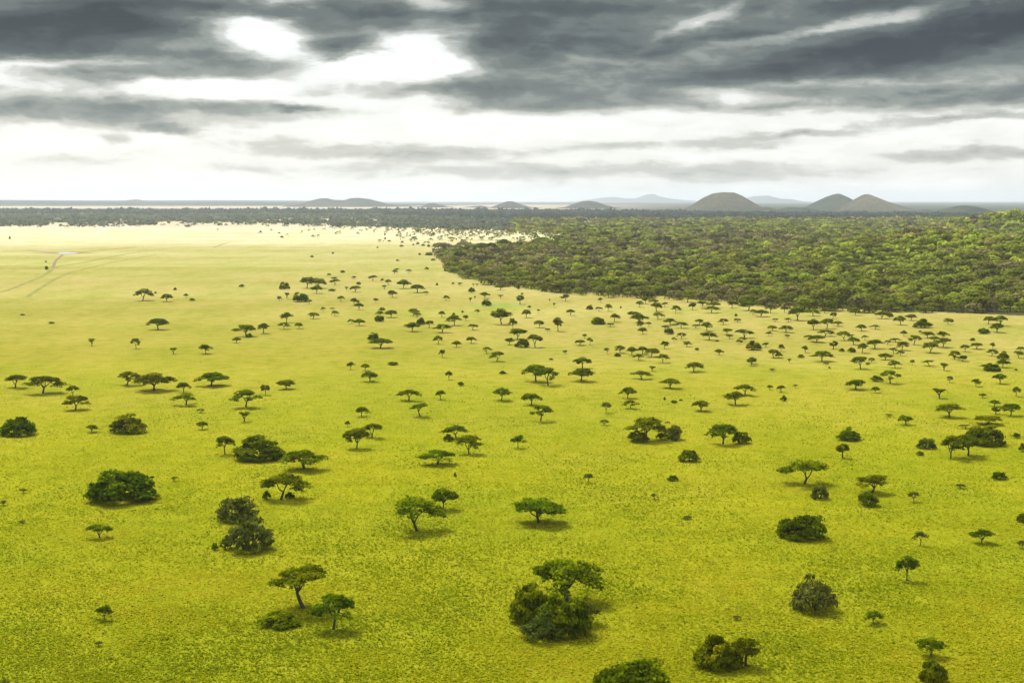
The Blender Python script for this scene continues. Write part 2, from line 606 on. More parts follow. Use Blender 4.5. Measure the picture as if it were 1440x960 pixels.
        for i in range(26):
            v = g.normal(size=3)
            v /= np.linalg.norm(v)
            ball((v[0] * 3.3, v[1] * 3.3, h * 0.66 + v[2] * 2.6), (1.6, 1.6, 1.1), 75, g.uniform(0.25, 0.65), (0.4, 0.8))
    else:                                            # 'b': low shrub
        h = 4.2 * g.uniform(0.85, 1.15)
        for i in range(5):
            a = g.uniform(0, 6.28)
            tb.add(*limb(g, (g.normal() * 0.4, g.normal() * 0.4, -0.5), (math.cos(a) * 3.0, math.sin(a) * 3.0, h * 0.7), 0.20, 0.05), 5)
        for i in range(22):
            a = g.uniform(0, 6.28)
            f = math.sqrt(g.uniform(0, 1))
            zc = (h - 1.0) * (1 - f ** 2) * g.uniform(0.6, 1.1) + 0.7
            ball((f * 3.8 * math.cos(a), f * 3.8 * math.sin(a), zc), (1.5, 1.5, 1.0), 55, g.uniform(0.25, 0.7), (0.5, 0.95), -0.2)
    V, F, tt = leaves(np.concatenate(C), np.concatenate(N), np.concatenate(S), np.concatenate(T), g)
    V[:, 2] = np.maximum(V[:, 2], 0.03)
    w = np.percentile(V[:, 0], 99) - np.percentile(V[:, 0], 1)
    hh = np.percentile(V[:, 2], 99.3)
    mat = {'u': M_ACACIA, 'l': M_ACACIA, 's': M_ACACIA, 'p': M_GREY, 'd': M_DENSE, 'g': M_GREY, 'v': M_ACACIA, 'o': M_DENSE, 'b': M_DENSE}[form]
    tm = new_mesh('trunk', tb.V, tb.F, M_BARK, smooth=True)
    cm = new_mesh('crown', V, F, mat, {'tint': tt})
    return tm, cm, float(w), float(hh)


PROTO = {}
for k, (form, num) in enumerate((('u', 18), ('l', 5), ('s', 2), ('p', 4), ('d', 6), ('g', 4), ('v', 4), ('o', 2), ('b', 5))):
    PROTO[form] = [tree_proto(1000 + 37 * k + i * 7, form) for i in range(num)]

# ------------------------------------------------------------------ the trees and shrubs of the plain, one row each
# position of the foot, crown width, height as surveyed; form; a phrase for those that serve as landmarks
TREES = {}
TREES[(0, 280, 4)] = '''
55,226,10,18,b
262,398,20,22,b=dark bush beside the dirt track
258,356,10,10,b
803,570,105,68,u=umbrella acacia beside hollow arched tree
875,530,14,10,b
985,512,18,16,b
940,575,60,38,l=hollow arched tree with drooping sides
1047,555,25,22,u
1081,572,32,16,b
1360,495,30,16,b
127,653,28,9,b
290,698,34,9,b
890,732,105,64,u=lone wide acacia on open plain
517,825,40,42,v
767,840,52,52,u
975,868,40,36,v
1158,868,62,46,u
1385,772,115,68,u=wide acacia with bush under it
1400,778,36,24,b
1330,808,42,26,u
1054,157,30,12,b=oval dark bush on pale strip
1225,174,8,8,b
'''
TREES[(360, 280, 4)] = '''
40,755,75,50,u
175,695,62,52,u
160,730,55,34,u
242,728,45,30,u
160,506,62,40,d=dark arched tree beside big canopies
287,500,95,56,u=wide acacia in a touching trio
352,500,85,50,u
340,530,60,40,l
442,482,56,28,u
442,457,40,16,u
430,516,40,9,b
250,578,82,52,d=dark rounded acacia with hollow base
297,592,38,24,u
174,560,32,34,v
131,575,28,24,u
488,414,24,14,b
411,428,20,10,b
315,328,18,12,b
433,307,15,10,b
550,452,20,16,u
576,492,30,24,u
556,522,55,32,u
510,515,18,24,v
655,460,44,28,u
711,468,20,20,u
745,482,36,28,u
721,506,24,24,v
790,408,30,16,u
778,420,28,18,u
857,414,34,16,u
833,502,75,44,u=green-topped acacia near woodland tip
908,523,78,40,u=flat dark acacia near woodland tip
958,537,30,18,u
767,552,48,34,u
676,584,28,28,p
553,598,46,36,u
580,622,46,34,u
477,577,38,28,u
378,636,30,30,p
429,622,32,12,p
443,657,42,30,p
322,672,56,32,u
707,640,32,28,u
698,657,40,26,u
694,688,54,34,d
760,664,66,36,u
885,655,55,36,u
906,664,38,24,u
925,706,46,38,d
973,725,52,36,u
876,746,70,46,l
1045,665,34,32,u
1115,711,70,50,u
1047,752,80,42,u
1112,655,18,16,b
1162,648,18,18,u
1180,685,28,28,u
1244,650,32,30,p
1222,738,60,30,u
1382,705,95,78,l=tall acacia below bright green patch
1068,570,36,26,u
1018,484,14,14,b
1108,478,14,12,b
1145,484,32,14,u
1213,524,36,28,d
1222,490,12,16,v
1243,490,18,16,v
1372,512,54,28,u
1205,578,20,26,v
1231,565,12,20,v
1288,556,40,30,u
1298,600,54,36,d=dark bush in bright green patch
1376,558,28,22,v
1030,815,50,42,u
1130,832,52,32,u
1210,810,48,32,u
1299,865,50,32,u
1350,910,86,50,u
1047,888,36,38,u
662,790,66,40,d
700,835,100,56,u=lone wide-crowned acacia with dome behind
537,700,36,22,u
580,712,62,34,u
145,218,18,12,b=lower of two bushes, pale plain
130,193,12,8,b
725,205,10,14,b=upright dark bush on pale plain
793,208,20,9,b
750,239,18,9,b
818,268,22,11,b
683,275,12,8,b
910,255,18,13,b
884,261,10,11,b
940,264,22,11,b
971,270,18,15,b
920,316,15,12,b
973,317,44,18,d=low wide bush near woodland tip
795,348,18,10,b
960,396,24,14,b
1045,211,18,8,b
1100,223,26,10,b
1108,292,34,22,u
997,346,22,12,b
1230,415,30,8,b
'''
TREES[(720, 280, 4)] = '''
33,507,20,24,b
182,520,28,16,b
45,592,44,50,o=round tree in bright green patch
58,545,18,18,u
97,620,18,18,u
82,668,46,40,l
148,640,18,20,p
300,575,48,34,u
236,608,16,24,v
212,580,10,18,v
330,654,42,30,u
437,622,36,26,d
490,632,42,22,u
498,582,24,24,u
541,630,36,34,u
612,615,10,14,b
155,722,56,36,u
260,742,70,68,l
203,744,32,18,p
5,735,46,56,u
30,790,85,55,u
55,832,75,50,d
132,832,78,64,u=rounded acacia ending a dense clump
-12,820,55,34,u
485,702,78,38,d
575,690,50,42,u
556,715,40,22,p
720,608,38,30,u
752,590,46,36,u
798,594,52,30,u
815,632,58,44,u
858,608,32,24,u
920,642,52,38,u
825,674,62,34,u
690,668,72,34,u
715,695,70,45,u
718,728,45,44,u
737,757,48,34,u
770,714,30,26,p
1015,624,42,36,u
988,578,85,38,u
1072,602,54,26,u
1125,642,75,34,u
1132,612,68,28,u
1240,612,66,34,u
1300,602,70,34,u
1330,626,90,45,u
1355,652,40,26,u
890,706,60,34,u
953,724,66,32,u
862,730,40,20,u
882,757,52,42,g=brown dry dome among green acacias
950,782,50,34,p
1055,706,60,30,u
1035,724,40,20,u
1098,738,54,42,u
1187,705,48,30,u
1270,692,48,18,u
1260,661,16,16,b
1110,790,88,42,l
1208,760,48,32,u
1225,782,40,24,p
1312,778,100,48,u
1275,815,36,24,u
1297,798,40,22,u
1358,847,84,52,d=dark dense acacia amid small ones
1425,832,40,24,u
1400,662,60,34,u
410,782,30,22,u
380,822,55,28,u
440,820,36,36,u
857,840,50,38,u
912,800,28,22,u
985,828,48,26,u
1165,877,36,30,u
535,868,38,34,p
606,864,62,38,u
592,884,40,20,b
672,878,55,42,u
735,872,60,38,u
710,905,58,32,u
785,888,72,42,u
850,920,60,44,u
297,868,32,20,p
220,902,24,10,b
1348,937,46,36,u
1155,798,22,10,b
1040,848,24,14,b
'''
TREES[(1080, 280, 4)] = '''
15,642,60,40,u
92,638,40,34,p
170,682,92,66,u
115,692,50,26,p
255,657,62,32,u
320,640,44,26,u
365,674,44,32,u
490,652,52,38,u
40,690,36,20,p
255,732,58,52,u
330,727,75,50,u
395,714,55,26,u
98,747,66,34,u
25,738,50,26,u
5,768,40,22,u
110,780,30,22,p
270,802,82,36,u
225,787,46,22,u
320,768,92,32,u
430,792,82,46,u
485,817,62,38,u
545,792,42,30,p
640,672,58,36,u
685,663,36,26,b
750,707,68,46,u
808,682,60,32,u
868,722,98,50,d=big dark dome near woodland edge
525,740,52,32,u
602,730,56,22,u
1240,702,52,38,u
1212,757,64,30,b
1300,712,78,50,u=spreading tree in far right trio
1290,750,62,46,u
1012,702,48,30,u
1030,690,26,18,b
765,770,36,30,u
855,757,20,20,p
900,780,62,32,u
820,817,72,48,u
985,787,56,38,u
985,832,82,48,u
935,802,52,28,u
368,842,44,46,o
470,860,42,26,b
530,864,66,48,u
605,840,82,46,u
670,817,34,26,p
715,803,50,20,u
755,848,66,44,u
705,868,52,36,p
745,880,46,28,u
910,862,82,54,u
210,864,42,34,u
72,857,40,36,u
35,892,72,42,u
305,912,94,52,u
1048,897,54,42,u
1095,910,50,30,u
1110,857,52,42,p
1170,842,62,32,u
1265,842,36,30,u
1258,880,62,34,u
1322,897,62,46,d
1415,892,62,36,u
1418,857,42,24,u
1150,797,30,16,b
662,902,58,32,u
580,920,36,30,p
715,947,70,36,u
810,934,26,34,p
910,937,62,34,s
1320,947,66,42,u
1240,958,80,34,p
120,922,22,26,v
185,892,34,20,b
415,858,28,20,b
325,935,30,16,p
'''
TREES[(1080, 500, 4)] = '''
60,15,38,24,u
25,88,36,16,p
522,75,92,62,u
990,82,50,44,v
1052,18,24,18,u
1095,27,52,28,u
1260,85,92,44,d
1305,157,68,50,u
1395,82,16,10,b
345,72,14,10,b
10,190,38,24,u
75,202,44,34,u
88,252,36,32,b=small round dark ball bush
152,180,36,22,p
492,187,108,56,u=flat acacia with ragged dark crown
610,144,64,32,b
690,157,110,76,u=large acacia with bush beside it
602,207,42,30,u
963,237,68,56,v=V-shaped young acacia with bare trunk
1020,152,36,38,p
1170,174,48,38,u
1208,237,36,24,u
1395,230,56,48,u
1025,347,142,80,u=wide umbrella acacia above dark clump
1272,285,56,34,u
1282,328,42,40,o
1365,337,102,70,u
775,390,92,46,u=flat low acacia among open grass
680,340,40,14,p
455,472,122,68,d=low dark dome above round tree
418,572,68,80,o=small round lollipop tree
1230,388,152,54,u
1225,502,205,112,d=huge dark dome behind twin acacias
1110,412,70,26,p
1025,582,130,136,u=dark tall tree in right clump
1125,567,205,118,u=wide acacia touching dark tall tree
890,522,102,58,g
855,562,42,24,b
1398,467,42,30,b
1432,542,44,46,b
200,717,258,142,u=biggest umbrella acacia on right side
290,802,102,92,g
580,768,182,104,u=acacia above round green bush
560,842,102,72,b=round green bush under acacia
818,822,62,62,p
1300,697,72,42,b
1085,747,52,28,p
1432,937,52,50,b
'''
TREES[(1080, 720, 4)] = '''
190,138,258,132,d=dome-crowned acacia with wide low skirt
858,188,88,84,p
1202,177,98,80,u
1436,58,56,40,b
1428,205,56,46,p
782,385,122,142,l=narrow tree with stacked leaf layers
262,545,250,188,g=skirted dome tree with visible fork
592,628,110,74,u
918,808,152,110,u=little acacia above grey-green ball
930,942,152,122,d=grey-green ball bush below acacia
'''
TREES[(0, 500, 4)] = '''
85,182,132,78,u=smaller acacia in left-edge pair
240,212,212,102,u=wide acacia in left-edge pair
410,222,66,50,u
425,300,142,78,u=flat small acacia under a sapling
105,447,188,102,d=dark dome at left photo edge
515,432,56,38,u
710,167,132,80,u
865,197,212,102,u=wide acacia with forked pale trunk
1032,207,66,52,u
1045,277,142,68,u
1190,170,158,74,u=arched acacia with thin hollow crown
1125,320,44,22,p
725,432,188,104,d=dark dome behind the giant dome
1382,292,138,102,u=tall-trunked acacia above vase shrub
1375,372,62,56,v
1137,417,56,40,u
1268,552,112,104,u=slim acacia beside long dark dome
1460,578,268,132,d=long dark dome beside slim acacia
685,810,352,182,d=giant dark dome bush
985,705,46,30,p
130,775,40,26,p
18,842,46,30,p
1340,922,236,136,g=sparse grey tree behind feathery dome
120,940,40,16,p
'''
TREES[(360, 500, 4)] = '''
535,77,42,38,u
613,84,46,34,u
640,147,84,50,u
55,222,62,50,u
172,187,90,46,u
1085,137,36,42,u
1150,170,32,22,b
1388,105,36,18,b
858,254,128,64,u=dome acacia above slanted small tree
1040,247,50,46,u
1380,252,98,72,u
595,342,68,48,u
515,402,34,30,u
565,522,132,118,u=vase acacia of touching pair
650,460,118,84,u
928,342,92,78,s=slanted small tree with twin tufts
1128,460,148,72,u
1082,478,54,42,b
1195,552,148,108,u=feathery acacia below flat neighbour
1015,612,192,80,u=flat low acacia with wide shadow
272,637,188,108,u=flat acacia with thin single trunk
135,812,262,154,u=big acacia with bushes at foot
60,805,44,46,b
190,800,50,36,b
1050,864,148,120,u=dark tree behind big umbrella
1120,685,16,26,b
770,50,60,10,b
'''
TREES[(720, 500, 4)] = '''
135,147,132,96,u
205,167,124,102,u=front acacia of overlapping pair
395,72,102,64,l
390,142,122,72,u=lower acacia of stacked pair
730,130,98,48,u
788,84,42,30,v
887,182,82,50,u
1022,90,108,56,u
1348,47,50,34,u
108,277,102,68,u
160,367,118,92,u=dark funnel-shaped acacia in middle
650,237,78,54,u
665,294,72,42,u
530,320,56,62,p
515,388,52,32,p
1063,307,98,60,u
1310,218,122,62,u
1260,272,112,76,u=front tree of dark pair
910,262,34,16,b
858,247,12,18,b
950,250,18,10,b
760,475,172,134,u=tallest tree of grey-topped clump
705,480,112,62,b
885,468,142,102,g
1185,497,152,116,u=umbrella acacia with bush attached
1290,490,98,66,b
995,592,108,66,b=oval dark bush on open grass
427,717,52,54,p=tiny dark sapling on bare grass
905,702,58,32,b
800,808,52,34,p
985,918,46,20,p
33,517,80,64,u
155,938,268,138,u=lone umbrella acacia in middle foreground
'''
TREES[(0, 720, 4)] = '''
565,142,138,80,u=flat small tree over dark shadow
592,600,104,84,u=tiny tree in bottom left corner
1390,208,265,185,g=grey feathery dome beside stump
1208,212,34,42,b=little stump-like shrub near feathery dome
555,745,46,30,p
30,950,60,24,p
'''
TREES[(360, 720, 4)] = '''
915,106,292,196,u=big umbrella acacia with fanned stems
278,535,292,246,s=leaning acacia with bare forked trunk
430,655,232,196,u=bushy acacia beside leaning acacia
130,625,215,70,b
'''
TREES[(720, 720, 4)] = '''
310,500,375,236,u=dark back tree of foreground clump
120,610,255,208,d=left tree of foreground clump
285,676,300,222,d=middle tree of foreground clump
425,628,160,125,p=grey sapling of foreground clump
170,712,215,165,g=grey bush fronting foreground clump
668,1010,400,198,d=dome cut by bottom photo edge
1160,858,262,172,d=leafy rounded tree beside narrow tree
1315,862,150,162,o=dark narrow tree beside rounded tree
1262,605,46,28,p
985,42,44,18,p
'''

ORD = ['closest', 'second closest', 'third closest', 'fourth closest', 'fifth closest', 'sixth closest', 'seventh closest', 'eighth closest', 'ninth closest', 'tenth closest', 'eleventh closest', 'twelfth closest', 'thirteenth closest', 'fourteenth closest', 'fifteenth closest', 'sixteenth closest']
SECT = ['to the right of', 'behind and right of', 'behind', 'behind and left of', 'to the left of', 'ahead and left of', 'in front of', 'ahead and right of']
rows = []
for (ox, oy, k), txt in TREES.items():
    for ln in txt.strip().splitlines():
        a, _, ph = ln.partition('=')
        x, y, w, h, f = a.split(',')
        rows.append(dict(px=ox + float(x) / k, py=oy + float(y) / k, w=float(w) / k, h=float(h) / k, f=f, ph=ph or None))


def kind_words(r):
    w, f = r['w'], r['f']
    near = r['py']
    size = 'tiny' if w < 8 else 'small' if w < 16 else 'mid-sized' if w < 32 else 'large'
    what = {'u': 'flat-topped acacia', 'l': 'layered acacia', 's': 'slanting acacia', 'p': 'sparse shrub', 'd': 'domed tree', 'g': 'sparse domed tree', 'v': 'vase-shaped sapling',
            'o': 'round tree', 'b': 'dark shrub'}[f]
    return size + ' ' + what


marks = [i for i, r in enumerate(rows) if r['ph']]
P = np.array([(r['px'], r['py']) for r in rows])
best = [None] * len(rows)
for m in marks:
    d = P - P[m]
    ang = np.degrees(np.arctan2(-d[:, 1], d[:, 0]))
    sec = np.round(ang / 45).astype(int) % 8
    dd = np.hypot(d[:, 0], d[:, 1])
    for s in range(8):
        idx = [i for i in np.argsort(dd) if i != m and sec[i] == s]
        for rank, i in enumerate(idx[:len(ORD)]):
            sc = (rank + 1) * (1 + dd[i] / 60)
            if best[i] is None or sc < best[i][0]:
                best[i] = (sc, rank, s, m)
made = {}
for i, r in enumerate(rows):
    if r['ph']:
        label = r['ph'] if len(r['ph'].split()) >= 4 else r['ph'] + ' on the grass'
    else:
        _, rank, s, m = best[i]
        label = f"{kind_words(r)} {ORD[rank]} {SECT[s]} the {rows[m]['ph']}"
    small = r['f'] == 'b' or (r['f'] == 'p' and r['h'] < r['w'] * 0.75) or (r['f'] == 'd' and r['w'] < 12)
    protos = PROTO[r['f']]
    n = made.get(r['f'], 0)
    made[r['f']] = n + 1
    tm, cm, pw, phh = protos[(n * 5 + n // len(protos)) % len(protos)]
    x, y, dep = ground(r['px'], r['py'])
    mpp = dep / FPX
    th = math.atan2(CAM_H, y)
    W = r['w'] * mpp
    dp = {'u': 0.20, 'l': 0.2, 's': 0.2, 'p': 0.33, 'd': 0.22, 'g': 0.22, 'v': 0.22, 'o': 0.2, 'b': 0.25}[r['f']]
    H = (r['h'] * mpp - dp * W * math.sin(th)) / math.cos(th)
    H = max(H, 0.30 * W)
    if r['w'] < 24 and r['f'] in 'ul':
        H, W = H * 1.15, W * 1.06
    root = link('shrub' if small else 'acacia_tree' if r['f'] in 'ulsv' else 'tree', None)
    root.location = (x, y, float(ground_z(x, y)))
    root.scale = (W / pw, W / pw, H / phh)
    if r['f'] == 's':
        root.rotation_euler.z = 0.0
    else:
        root.rotation_euler.z = random.uniform(0, 2 * math.pi)
    link('trunk' if not small else 'stem', tm, root)
    link('crown' if not small else 'foliage', cm, root)
    tag(root, label, 'shrub' if small else 'acacia tree' if r['f'] in 'ulsv' else 'tree', 'shrubs dotted over the plain' if small else 'trees dotted over the plain')
    r['xyz'] = (x, y)

# ------------------------------------------------------------------ woodland
def wood_points():
    out = []
    for d0, d1, s in ((760, 1500, 8.6), (1500, 2500, 12.5), (2500, 4000, 18), (4000, 6500, 28), (6500, 9600, 44)):
        half = d1 * 0.40
        xs = np.arange(-half, half, s)
        yy = np.arange(d0, d1, s)
        X, Y = np.meshgrid(xs, yy)
        X = X + rng.uniform(-.5, .5, X.shape) * s
        Y = Y + rng.uniform(-.5, .5, X.shape) * s
        X, Y = X.ravel(), Y.ravel()
        keep = np.abs(X) < Y * 0.385
        X, Y = X[keep], Y[keep]
        px, py = to_px(X, Y)
        k = in_wood(px + (fbm(X / 30, Y / 60, 41) - .5) * 24, py + (fbm(X / 22, Y / 60, 43) - .45) * 6)
        # thinner on the left, open strips and clearings
        dens = np.where((px < 803) & (py < 335), 0.62, 1.0)
        dens = np.where((px < 560) & (py > 306), 0.36 + 0.6 * (fbm(px / 40, py / 1.6, 51) - .5) * 2, dens)
        dens = np.where((py > 307.5) & (py < 312.0) & (px > 365) & (px < 545), 0.10, dens)
        dens = np.where((py > 303.4) & (py < 305.6) & (px > 100) & (px < 210), 0.15, dens)
        cl = (fbm(px / 9, py / 2.2, 9) > 0.62) & (py < 317) & (py > 308) & (px > 690) & (px < 1010)
        dens = np.where(cl, 0.1, dens)
        dens = np.where(py < np.interp(px, [600, 900, 1440], [296.5, 298.8, 302.5]), 0, dens)
        k &= rng.uniform(0, 1, len(X)) < dens
        X, Y = X[k], Y[k]
        out.append(np.column_stack([X, Y, np.full(len(X), s)]))
    return np.concatenate(out)


WP = wood_points()
nW = len(WP)
wx, wy, ws = WP.T
wz = terrain(wx, wy)
wpx, wpy = to_px(wx, wy)
hillish = np.clip(terrain(wx, wy) / 10, 0, 1)
look_n = fbm(wx / 130, wy / 170, 61)
lr = rng.uniform(0, 1, nW)
# looks: 0 olive, 1 grey-brown, 2 bright green
pbrown = np.clip(0.30 + (look_n - 0.5) * 1.8 - hillish * 0.25, 0.03, 0.8)
pgreen = np.clip(0.26 - (look_n - 0.5) * 1.4 + hillish * 0.5, 0.05, 0.75)
pgreen = np.where(wy > 2300, pgreen + 0.2, pgreen)
look = np.where(lr < pbrown, 1, np.where(lr > 1 - pgreen, 2, 0))
size = np.clip(rng.lognormal(0, 0.33, nW), 0.45, 2.1) * (1 + 0.25 * hillish)
width = np.where(ws < 10, 8.3, np.where(ws < 13, 11.5, ws * 0.78)) * size
height = np.where(ws < 15, 6.2, np.where(ws < 20, 5.6, 3.4)) * size ** 0.7 * rng.uniform(0.8, 1.2, nW)
LOOKC = np.array([(.158, .168, .024), (.188, .168, .060), (.208, .242, .025)])
tree_col = LOOKC[look] * rng.uniform(0.40, 1.70, nW)[:, None] * (1 + rng.normal(0, 0.035, (nW, 3)))
tree_col = tree_col * (1 + 0.14 * hillish)[:, None]
tree_col = np.where(((wpx < 720) & (wpy < 325))[:, None], np.array([.140, .165, .105]) * rng.uniform(.8, 1.2, nW)[:, None], tree_col)
belt = wpy + (look_n - .5) * 3 < np.interp(wpx, [500, 680, 1200, 1440], [302.5, 308.5, 309.5, 307.0])
tree_col = np.where(belt[:, None], np.array([.060, .080, .056]) * rng.uniform(.7, 1.3, nW)[:, None], tree_col)

fg = np.interp(wpx, FRONT[:, 0], FRONT[:, 1]) - wpy
frontier = (fg < 7) & (wpx > 600) & (wy < 1700)
height = np.where(frontier, height * rng.uniform(0.45, 1.0, nW), height)
width = np.where(frontier, width * rng.uniform(0.6, 1.1, nW), width)
app = width / wy * ((np.abs(wpx - 720) < 740))
solo = np.zeros(nW, bool)
front_gap = np.interp(wpx, FRONT[:, 0], FRONT[:, 1]) - wpy
cand = np.argsort(-(app * (1 + 1.2 * (front_gap < 10))))
solo[cand[:290]] = True

CRN = {}


def crown_shape(n, g, w, h, leaf):
    """a rounded broad-leaf crown made of lobes, foot at 0"""
    nb = max(3, int(n / 45))
    a = g.uniform(0, 6.28, nb)
    f = np.sqrt(g.uniform(0, 1, nb)) * 0.62
    lc = np.column_stack([f * np.cos(a) * w / 2, f * np.sin(a) * w / 2, h * (0.52 + 0.30 * (1 - f ** 2) * g.uniform(0.5, 1.1, nb))])
    b = g.integers(0, nb, n)
    v = g.normal(size=(n, 3))
    v /= np.linalg.norm(v, axis=1)[:, None]
    v[:, 2] = np.where(v[:, 2] < -0.25, -v[:, 2], v[:, 2])
    C = lc[b] + v * np.array([w * 0.24, w * 0.24, h * 0.24]) * g.uniform(0.7, 1.1, (n, 1))
    low = g.uniform(0, 1, n) < 0.22                     # low skirt leaves
    aa = g.uniform(0, 6.28, n)
    C[low] = np.column_stack([np.cos(aa) * w * 0.42, np.sin(aa) * w * 0.42, g.uniform(0.08, 0.5, n) * h])[low]
    nn = v + g.normal(size=(n, 3)) * 0.22
    nn[:, 2] += 0.35
    return C, nn, b


def build_woodland():
    Vs, Cs = [], []
    for lo, hi, nq, lf in ((0, 1000, 230, .125), (1000, 1500, 150, .15), (1500, 2500, 64, .22), (2500, 4000, 30, .31), (4000, 6500, 16, .42), (6500, 9700, 10, .52)):
        sel = np.where((~solo) & (wy >= lo) & (wy < hi))[0]
        if not len(sel):
            continue
        # sixteen shapes per band, each stamped on many feet with its own size and turn
        shapes = [crown_shape(nq, np.random.default_rng(500 + nq + i), 1.0, 1.0, lf) for i in range(24)]
        pick = rng.integers(0, 24, len(sel))
        for k in range(24):
            ids = sel[pick == k]
            if not len(ids):
                continue
            C, N, lobe = shapes[k]
            rot = rng.uniform(0, 6.28, len(ids))
            c, s = np.cos(rot)[:, None], np.sin(rot)[:, None]
            w, h = width[ids][:, None], height[ids][:, None]
            CX = (C[None, :, 0] * c - C[None, :, 1] * s) * w + wx[ids][:, None]
            CY = (C[None, :, 0] * s + C[None, :, 1] * c) * w + wy[ids][:, None]
            CZ = C[None, :, 2] * h + wz[ids][:, None]
            NX = N[None, :, 0] * c - N[None, :, 1] * s
            NY = N[None, :, 0] * s + N[None, :, 1] * c
            NZ = np.broadcast_to(N[None, :, 2], NX.shape)
            cc = np.stack([CX, CY, CZ], -1).reshape(-1, 3)
            nn = np.stack([NX, NY, NZ], -1).reshape(-1, 3)
            sz = (np.broadcast_to(w, CX.shape) * lf * rng.uniform(0.7, 1.3, CX.shape)).ravel()
            V, _, _ = leaves(cc, nn, sz, np.zeros(len(cc)), rng, 1.25)
            lobet = np.random.default_rng(k).uniform(0.78, 1.22, lobe.max() + 1)[lobe]
            col = tree_col[ids][:, None, :] * (lobet[None, :, None] * rng.uniform(0.75, 1.3, CX.shape)[..., None])
            Vs.append(V)
            Cs.append(np.repeat(col.reshape(-1, 3), 4, axis=0))
    V = np.concatenate(Vs)
    Cc = np.concatenate(Cs)
    F = np.arange(len(V)).reshape(-1, 4)
    o = link('woodland', new_mesh('woodland', V, F, M_WOOD, {'leafcol': Cc}))
    tag(o, 'dense green and brown woodland spreading from the plain to the hills', 'woodland', kind='stuff')
    print('woodland quads', len(F), 'trees', nW)


build_woodland()

# the trees that show largest in the woodland, each its own
WLOOK = ['olive', 'grey_brown', 'bright_green']
WL = [('rounded olive-green tree in the front ranks of the dense woodland', 'olive trees at the woodland front'),
      ('dry grey-brown tree in the front ranks of the dense woodland', 'grey-brown trees at the woodland front'),
      ('fresh bright green tree in the front ranks of the dense woodland', 'bright green trees at the woodland front')]
WPROTO = {0: [], 1: [], 2: []}
for lk in range(3):
    for i in range(6):
        g = np.random.default_rng(900 + lk * 10 + i)
        C, N, lobe = crown_shape(520, g, 10.0, 8.0, 0.1)
        V, F, _ = leaves(C, N, g.uniform(0.7, 1.3, len(C)) * 0.95, np.zeros(len(C)), g, 1.3)
        V[:, 2] = np.maximum(V[:, 2], 0.05)
        lt = g.uniform(0.8, 1.22, lobe.max() + 1)[lobe] * g.uniform(0.72, 1.3, len(C))
        col = LOOKC[lk] * lt[:, None] * g.uniform(0.8, 1.2)
        cm = new_mesh('crown', V, F, M_WOOD, {'leafcol': np.repeat(col, 4, axis=0)})
        tb = Tubes()
        tb.add(*limb(g, (0, 0, -0.5), (0.2, 0.1, 2.6), 0.34, 0.26, 0.05), 6)
        for q in range(4):
            a = q * 1.57 + g.uniform(0, 1)
            tb.add(*limb(g, (0.2, 0.1, 2.4), (math.cos(a) * 2.6, math.sin(a) * 2.6, 5.2), 0.2, 0.06), 5)
        WPROTO[lk].append((new_mesh('trunk', tb.V, tb.F, M_BARK, smooth=True), cm))
for i in np.where(solo)[0]:
    lk = int(look[i])
    tm, cm = WPROTO[lk][int(rng.integers(0, 6))]
    root = link('woodland_tree', None)
    root.location = (wx[i], wy[i], wz[i])
    root.scale = (width[i] / 10, width[i] / 10, height[i] / 8)
    root.rotation_euler.z = rng.uniform(0, 6.28)
    link('trunk', tm, root)
    link('crown', cm, root)
    tag(root, WL[lk][0], 'tree', WL[lk][1])


# ------------------------------------------------------------------ tiny shrubs far out on the pale plain, and the grass close by
def build_far_shrubs():
    g = np.random.default_rng(77)
    C = []
    while len(C) < 330:
        px, py = g.uniform(330, 800), g.uniform(318, 346)
        pr = np.interp(px, [330, 480, 620, 800], [0.12, 0.25, 0.8, 1.0])
        lo = np.interp(px, FAR[:, 0], FAR[:, 1])
        pr *= math.exp(-max(0, py - lo) / (4.5 if px < 560 else 9))
        if py < lo or in_wood(np.array(px), np.array(py)) or g.uniform() > pr:
            continue
        C.append(ground(px, py)[:2])
    for _ in range(70):                                   # fringe of the far woods on the left
        px = g.uniform(-20, 480)
        C.append(ground(px, np.interp(px, FAR[:, 0], FAR[:, 1]) + abs(g.normal()) * 0.9)[:2])
    Vs, Ts = [], []
    for x, y in C:
        w, h = g.uniform(4, 11), g.uniform(2.5, 5)
        c, n, _ = crown_shape(36, g, w, h, 0.2)
        V, _, t = leaves(c + np.array([x, y, 0]), n, g.uniform(0.8, 1.9, 36), np.clip(g.normal(0.5, 0.2, 36), 0, 1), g)
        Vs.append(V); Ts.append(t)
    V = np.concatenate(Vs)
    o = link('distant_shrubbery', new_mesh('distant_shrubbery', V, np.arange(len(V)).reshape(-1, 4), M_GREY, {'tint': np.concatenate(Ts)}))
    tag(o, 'specks of low scrub scattered over the pale far plain', 'scrub', kind='stuff')


build_far_shrubs()


